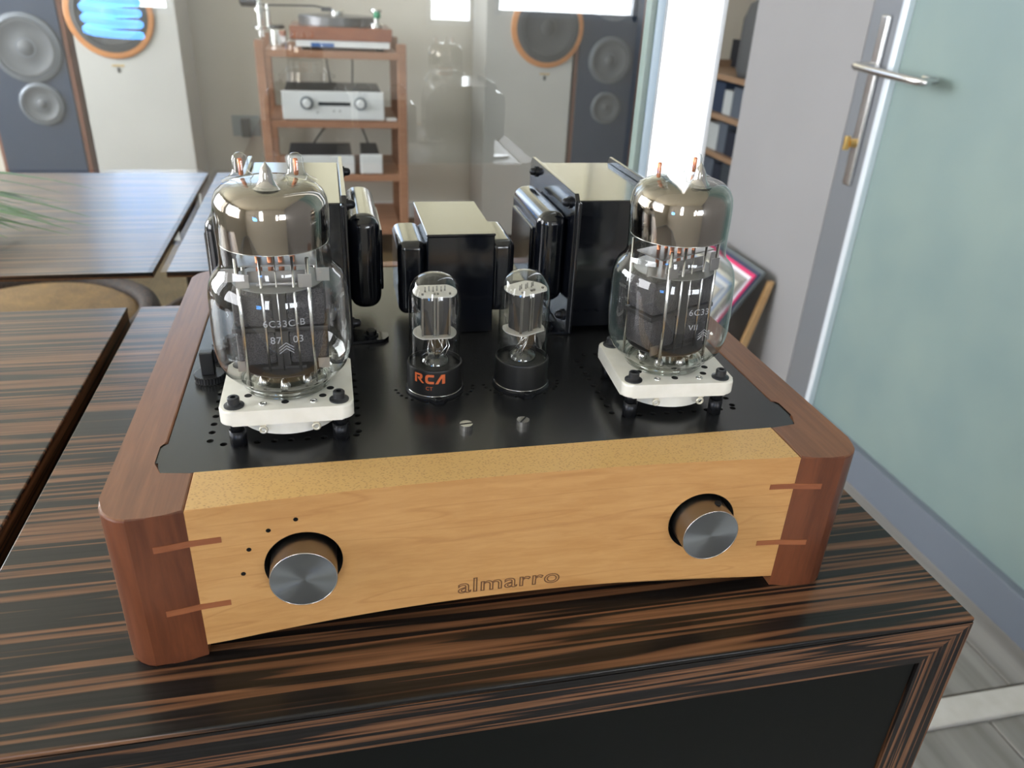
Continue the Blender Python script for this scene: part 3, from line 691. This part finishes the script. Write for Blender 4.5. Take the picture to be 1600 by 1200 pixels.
# ------------------------------------------------------------------ far room
rack_wood = wood('oiled_cherry_rack', (.38, .2, .125), (.28, .14, .085), 'x', fine=60, rough=.5, lo=4)
white_p = noisy('speaker_white_paint', (.52, .52, .51), (.49, .49, .48), 4, .4)
silver_p = mat('silver_aluminium_fascia', (.75, .77, .8), .35, metal=.2)
dark_slate = mat('dark_blue_speaker_front', (.014, .032, .07), .4)
cone_m = mat('dark_cone', (.05, .055, .06), .6); cone2 = mat('grey_cone', (.085, .095, .11), .5)
orange_ring = wood('orange_wood_ring', (.62, .27, .09), (.5, .2, .06), 'x', fine=30)
trim_brown = wood('reddish_trim', (.26, .1, .06), (.18, .07, .04), 'z', fine=60)
# rack
rk = thing('audio_rack', (-4.5, 318, FZ), 'open cherry wood rack holding turntable and silver components', 'rack')
for x in (-32.5, 20.2):
    for y in (299, 338): box('post', rack_wood, rk, x, x + 3.4, y, y + 3.4, FZ, 4.0, bev=.3)
for z in (.8, -24.6, -45.6, -68):
    box('shelf', rack_wood, rk, -29.1, 20.2, 299.3, 341, z - 2.6, z, bev=.2)
# turntable
tt = thing('turntable', (0, 318, .8), 'turntable with reddish wood plinth on the top shelf', 'turntable')
box('base_box', mat('white_lower_chassis', (.8, .82, .85), .3), tt, -17.5, 17.5, 301, 334, 2.0, 4.4, bev=.2)
for x in (-14, 14): MB().cyl((x, 306, .8), 1.6, 1.3, seg=24).build('foot', black_plastic, tt)
box('blue_label', mat('blue_display', (.05, .14, .4), .3), tt, -12, -3.5, 300.8, 301, 2.1, 3.5)
box('plinth', wood('red_plinth', (.34, .12, .06), (.24, .08, .04), 'x', fine=30, rough=.25), tt, -19.5, 18.5, 300.5, 335, 4.4, 9.0, bev=.3)
MB().cyl((-1.5, 318, 9.0), 15, 3.4, seg=64, bev=.3).build('platter', mat('grey_platter', (.16, .16, .17), .3, metal=.6), tt, smooth=40)
MB().cyl((-1.5, 318, 12.4), 2.6, 2.0, seg=32, bev=.3).build('record_weight', silver, tt, smooth=40)
m_ = MB(); m_.tube([(-29, 315, 15.2), (-10, 314, 15.6), (-6, 314, 15.0)], .35, 8); m_.box(-7.5, -3.5, 313, 315, 13.8, 15.4, bev=.2); m_.build('tonearm', mat('dark_arm', (.08, .08, .09), .3, metal=.8), tt, smooth=50)
m_ = MB(); m_.cyl((13, 306, 9), 2.5, 1.6, seg=24, bev=.2).cyl((13, 306, 10.6), .9, 4.5, seg=20).cyl((13, 306, 14.5), 2.2, 1.3, seg=24, bev=.3); m_.build('arm_pillar', silver, tt, smooth=40)
MB().lathe([(0, 0), (1.2, .4), (1.5, 1.4), (1.1, 2.4), (0, 2.8)], (13.2, 304.6, 12.2), seg=20).build('green_knob', mat('green_knob_glass', (.03, .3, .16), .2), tt)
ap = thing('tonearm_tower', (-29, 316, .8), 'chrome tonearm tower on round base left of the turntable', 'tonearm')
MB().cyl((-24.5, 315, .8), 3.3, 6.2, seg=32, bev=.3).build('base', silver, ap, smooth=40)
MB().cyl((-24.5, 315, 7.0), 2.9, 1.4, seg=32, bev=.2).build('cap', black_plastic, ap, smooth=40)
m_ = MB(); m_.cyl((-30.5, 315, 4), 1.2, 13, seg=20).cyl((-30.5, 315, 6.6), 2.6, 1.2, seg=24, bev=.2).cyl((-27.5, 315, 6.6), .7, 9, seg=14).cyl((-30.5, 315, 13), 2.0, 1.0, seg=20); m_.box(-31, -24, 314, 316, 6.9, 7.7); m_.build('column', silver, ap, smooth=40)
m_ = MB(); m_.lathe([(.8, -3), (1.9, -2.4), (1.9, 2.4), (.8, 3)], (-34.5, 315, 16.2), 'x', 20); m_.build('counterweight', mat('dark_weight', (.12, .12, .14), .25, metal=.9), ap, smooth=40)
m_ = MB(); m_.cyl((-36, 318, .8), .1, .1, seg=6)
m_.b.free()
# preamplifier
def device(name, x0, x1, z0, z1, y0, y1, label, cat):
    d = thing(name, ((x0 + x1) / 2, (y0 + y1) / 2, z0), label, cat)
    box('chassis', mat('black_chassis', (.03, .035, .045), .4), d, x0 + 1, x1 - 1, y0 + 1.2, y1, z0 + .6, z1 - .1, bev=.2)
    for x in (x0 + 3, x1 - 3): MB().cyl((x, y0 + 4, z0), 1.2, .7, seg=16).build('foot', black_plastic, d)
    return d, box('fascia', silver_p, d, x0, x1, y0, y0 + 1.3, z0 + .3, z1, bev=.45, seg=3)
d, f = device('preamplifier', -24.3, 14.7, -24.6, -13.6, 300, 330, 'silver preamplifier with two round dials and dark display, middle shelf', 'preamplifier')
for x in (-15, 5.4):
    MB().cyl((x, 299.5, -18), 2.5, .5, 'y', 32).build('dial_ring', mat('grey_ring', (.3, .33, .36), .3, metal=.8), d, smooth=40)
    MB().cyl((x, 298.2, -18), 1.6, 1.5, 'y', 32, bev=.2).build('dial', silver_p, d, smooth=40)
box('display', mat('dark_display', (.03, .035, .04), .2), d, -10.7, 1.6, 299.8, 300.1, -18.9, -17.6, bev=.1)
for x, z in ((-11.2, -21.5), (-4.9, -20.9), (-2.6, -20.9)): MB().cyl((x, 299.85, z), .45, .2, 'y', 12).build('button', mat('grey_button', (.4, .42, .45), .4), d)
d, f = device('disc_player', -24.7, 2.2, -45.6, -38, 300, 328, 'wide silver box with black lid on the lower shelf', 'audio component')
d, f = device('power_supply_box', 4.4, 13.4, -45.6, -37.5, 300, 326, 'narrow silver box right of the wide one, lower shelf', 'audio component')
box('remote_control', silver_p, None, 15.2, 19.6, 301, 305, -24.6, -23.6, bev=.2); tag(bpy.data.objects['remote_control'], 'small silver remote right of the preamplifier on the middle shelf', 'remote control')
for i, (pts, lb) in enumerate([([(-7, 333, -2), (-6, 338, -10), (-5, 334, -20)], 'thin black cable down to the preamplifier, left of the two'), ([(4, 333, -2), (4.5, 338, -10), (3, 334, -20)], 'thin black cable down to the preamplifier, right of the two'), ([(-14, 326, -38), (-8, 336, -31), (-2, 338, -27)], 'black cable arching behind the wide silver box'), ([(9, 326, -38), (7, 334, -32), (4, 338, -27)], 'black cable rising behind the narrow silver box')]):
    P0, P1, P2 = [Vector(p) for p in pts]
    pp = [tuple(P0 * (1 - u) ** 2 + P1 * 2 * u * (1 - u) + P2 * u * u) for u in [k / 8 for k in range(9)]]
    tag(MB().tube(pp, .35, 8).build('cable', black_plastic), lb, 'cable', 'cables behind the rack')
so = thing('wall_socket', (-45, 359, -34), 'grey double socket plate on wall left of the rack', 'socket')
box('plate', mat('grey_plate', (.3, .35, .38), .4), so, -50, -38, 358.4, 360, -41, -32, bev=.2); box('plug', black_plastic, so, -46, -42, 355, 358.4, -41, -33, bev=.4)
# speakers
def driver(parent, x, z, r, y, ringm, conem, dust=True):
    o = MB().lathe([(r, 0), (r, -1.0), (r * .86, -1.4), (r * .84, -.6), (r * .8, -.2)], (x, y, z), 'y', 56).build('driver_ring', ringm, parent, smooth=50)
    c = MB().lathe([(r * .84, -.9), (r * .78, -1.15), (r * .72, -.8), (r * .25, -.15), (r * .2, -.6), (0, -.9)], (x, y, z), 'y', 56, cap=False).build('cone', conem, o)
def white_speaker(x0, x1, wx_, wz, label):
    t = thing('floor_speaker', ((x0 + x1) / 2, 335, FZ), label, 'speaker')
    box('cabinet', white_p, t, x0, x1, 320, 352, FZ + 2, 42, bev=.5)
    box('plinth', black_plastic, t, x0 + 1, x1 - 1, 321, 351, FZ, FZ + 2)
    o = MB().lathe([(15.6, .1), (15.6, -.8), (15, -1.2), (13.3, -1.2), (13.0, -.2)], (wx_, 320, wz), 'y', 72).build('wood_ring', orange_ring, t, smooth=50)
    driver(t, wx_, wz, 13.4, 319.6, cone_m, cone_m)
    box('badge', mat('gold_badge', (.6, .42, .15), .4, metal=.7), t, wx_ - 2.2, wx_ + 2.2, 319.8, 320, wz - 18.4, wz - 17.8)
    box('badge', black_plastic, t, wx_ - .45, wx_ + .45, 319.8, 320, wz - 20.6, wz - 18.8)
    return t
white_speaker(-99, -61.5, -85, 9.8, 'white floor speaker with orange-rimmed woofer left of the rack')
white_speaker(58.6, 97, 84.8, 10.8, 'white floor speaker with orange-rimmed woofer right of the rack')
def dark_speaker(x0, x1, drv, label, y=322):
    t = thing('floor_speaker', ((x0 + x1) / 2, y + 14, FZ), label, 'speaker')
    box('cabinet', trim_brown, t, x0, x1, y + .3, y + 30, FZ + 2, 48, bev=.3)
    box('baffle', dark_slate, t, x0 + 1.5, x1 - 1.5, y - .6, y + .5, FZ + 3, 46.5, bev=.2)
    box('plinth', black_plastic, t, x0 + 1, x1 - 1, y + 1, y + 29, FZ, FZ + 2)
    for x, z, r in drv: driver(t, x, z, r, y - .5, mat('grey_driver_ring', (.13, .15, .18), .4, metal=.3), cone2)
dark_speaker(98.5, 129, [(114, -1.2, 9.6), (114, -21, 6.8), (114, 24, 9.6)], 'dark blue floor speaker with two round drivers, right side')
dark_speaker(-134, -102, [(-116.5, -3, 12.2), (-115, -23, 7.8)], 'dark blue floor speaker with large round driver, left side')
# bookcase beyond the side wall
bc = thing('bookcase', (176, 290, FZ), 'tan wooden bookcase with dark binders seen in the narrow gap', 'bookcase')
tan = wood('tan_bookcase_wood', (.30, .2, .13), (.24, .15, .09), 'y', fine=30)
box('back', mat('bookcase_back', (.03, .035, .05), .6), bc, 183, 185, 262, 345, FZ, 8)
for y in (260, 343): box('upright', tan, bc, 160, 183, y, y + 2, FZ, -1, bev=.2)
SH = (-4.0, -20, -36, -52, -68)
for z in SH: box('shelf', tan, bc, 159.5, 183, 262, 343, z - 2.2, z, bev=.2)
rr = random.Random(4)
shades = [((.03, .045, .08), 'navy'), ((.02, .025, .04), 'near-black'), ((.42, .46, .47), 'pale grey'), ((.04, .05, .06), 'charcoal'), ((.09, .11, .14), 'slate')]
for si, z in enumerate(SH[1:4]):
    y = 276
    for bi in range(4):
        th = (9, 11, 8, 12)[bi]; c, nm = shades[(si * 2 + bi * 3 + 1) % 5]
        tag(box('binder', mat('binder_' + nm.replace(' ', '_').replace('-', '_'), c, .5), None, 162, 181, y, y + th - .5, z + .02, z + (11, 12, 10, 12.5)[(bi + si) % 4], bev=.15),
            nm + ' binder on the ' + ('top', 'second', 'third')[si] + ' filled shelf of the bookcase, ' + ('nearest', 'second nearest', 'third nearest', 'farthest')[bi] + ' of its row', 'binder', 'binders on the bookcase')
        y += th
tag(MB().lathe([(9.5, 0), (10.5, 3), (10.5, 22), (8.5, 28), (4, 31), (0, 31.5)], (171, 292, -3.98), seg=40).build('rounded_case', mat('dark_grey_felt', (.07, .075, .08), .8)), 'dark grey rounded case on top of the bookcase', 'case')
# records leaning on the right wall
cr = thing('record_stand', (104, 178, FZ), 'low tan wood stand holding the leaning records', 'stand')
tan2 = wood('tan_plywood', (.56, .36, .18), (.5, .3, .14), 'y', fine=40)
box('base', tan2, cr, 82, 114.5, 161.5, 196, FZ, FZ + 10, bev=.3)
m_ = MB(); m_.b.faces.new([m_.b.verts.new(V(*p)) for p in ((106.2, 161.5, -70), (108.4, 161.5, -70), (114.2, 161.5, -45.4), (112.6, 161.5, -45.4))])
r_ = bmesh.ops.extrude_face_region(m_.b, geom=m_.b.faces[:]); bmesh.ops.translate(m_.b, vec=V(0, 1.6, 0), verts=[v for v in r_['geom'] if isinstance(v, bmesh.types.BMVert)]); m_.build('end_board', tan2, cr)
cols = [((.10, .12, .13), 'dark grey'), ((.03, .04, .09), 'navy'), ((.62, .03, .14), 'magenta red'), ((.72, .7, .8), 'lilac white'), ((.3, .29, .28), 'mid grey'), ((.25, .24, .22), 'dark olive grey'), ((.6, .58, .5), 'cream'), ((.33, .42, .62), 'pale blue'), ((.7, .72, .75), 'white'), ((.4, .45, .55), 'blue grey'), ((.5, .47, .4), 'beige')]
ux, uz = -.56, -.83; nx, nz = -.83, .56
for i, (c, nm) in enumerate(cols):
    off = .2 + i * 1.25; th = .9; x0, z0 = 111.9 + nx * off, -43.0 + nz * off * .15 - i * .75 + uz * 0
    ln = 31 - i * .6
    P = [(x0, z0), (x0 + ux * ln, z0 + uz * ln), (x0 + ux * ln + nx * th, z0 + uz * ln + nz * th), (x0 + nx * th, z0 + nz * th)]
    P = [(a, max(b_, FZ + 10.1)) for a, b_ in P]
    tag(MB().prism(P, 162.5 + i * .5, 193.5 + i * .5, axis='y', bev=.05, seg=1).build('record_sleeve', mat('sleeve_' + nm.replace(' ', '_'), c, .45)), nm + ' record sleeve leaning in the stack against the wall', 'record', 'records leaning by the wall')
# round stools low down behind the glass
def stool(cx, cy, z, R, label):
    t = thing('round_stool', (cx, cy, FZ), label, 'stool')
    MB().lathe([(R * .86, z - 3), (R * .9, z - 1), (R * .8, z + .5), (0, z + 1)], (cx, cy, 0), seg=48).build('seat', noisy('tan_seat_pad', (.22, .125, .035), (.15, .085, .025), 20, .6), t, smooth=40)
    MB().torus((cx, cy, z - 1), R, R * .10, 'z', 56, 10).build('rim', mat('dark_wood_rim', (.03, .02, .018), .75), t)
    for k in range(4):
        a = PI / 4 + k * PI / 2; MB().tube([(cx + R * .7 * math.cos(a), cy + R * .7 * math.sin(a), z - 3), (cx + R * .85 * math.cos(a), cy + R * .85 * math.sin(a), FZ)], 1.4, 10).build('leg', mat('dark_wood_rim'), t)
stool(-66, 131, -35, 21, 'round tan seat with dark rim behind glass, further left')
stool(-29, 130, -35, 12.5, 'round tan seat with dark rim behind glass, beside the amplifier')

# ------------------------------------------------------------------ lamp behind the camera reflected in the glass; palm built for its reflection
lp = thing('pendant_lamp', (-47.6, -60, 13.4), 'blue-white spiral bulb whose reflection glows at the top left of glass', 'lamp')
pts = []
for k in range(121):
    u = k / 120; a = u * 2 * PI * 4.5; pts.append((-47.6 + 4.9 * math.cos(a), -60 + 4.9 * math.sin(a), 14.2 + 9 * u))
MB().tube(pts, .75, 10).build('spiral_tube', mat('blue_white_fluorescent', (.5, .7, 1), .4, emit=(.12, .42, 1, 11)), lp)
MB().lathe([(4.2, 23.6), (4.5, 25), (3.2, 30), (2.2, 33)], (-47.6, -60, 0), seg=32).build('holder', frame_white, lp, smooth=40)
MB().tube([(-47.6, -60, 33), (-47.6, -60, CZ)], .25, 8).build('cord', black_plastic, lp)
pp_ = thing('reflection_palm', (-65, 67, 0), 'green spiky palm fronds at the left edge, standing in for their reflection', 'plant')  # real plant put behind the glass where its reflection shows
MB().lathe([(4.5, 0), (5.3, 2.5), (5.8, 4.4), (5.3, 4.5), (5, 4), (0, 3.9)], (-65, 67, 0), seg=32).build('pot', mat('terracotta', (.25, .12, .08), .7), pp_, smooth=40)
leafm = noisy('palm_leaf_green', (.12,.26,.08),(.07,.17,.045), 40, .45)
for k in range(34):
    a = -.35 + .8 * rr.random() + (2.2 + rr.random() * 1.9 if k % 4 == 0 else 0); ln = rr.uniform(22, 32) if k % 4 else 9; wd = rr.uniform(.7, 1.3); lift = rr.uniform(1, 8)
    m_ = MB(); prev = None
    for j in range(8):
        u = j / 7; d_ = ln * u; z = 4.2 + lift * .3 * math.sin(u * PI * .85) - 3.4 * u * u; ww = wd * (1 - u ** 2) + .04
        x = -65 + d_ * math.cos(a); y = 67 + d_ * math.sin(a); ox, oy = -math.sin(a) * ww, math.cos(a) * ww
        cur = [m_.b.verts.new(V(x - ox, y - oy, z)), m_.b.verts.new(V(x, y, z + .25 * (1 - u))), m_.b.verts.new(V(x + ox, y + oy, z))]
        if prev:
            m_.b.faces.new((prev[0], prev[1], cur[1], cur[0])); m_.b.faces.new((prev[1], prev[2], cur[2], cur[1]))
        prev = cur
    m_.build('leaf', leafm, pp_)
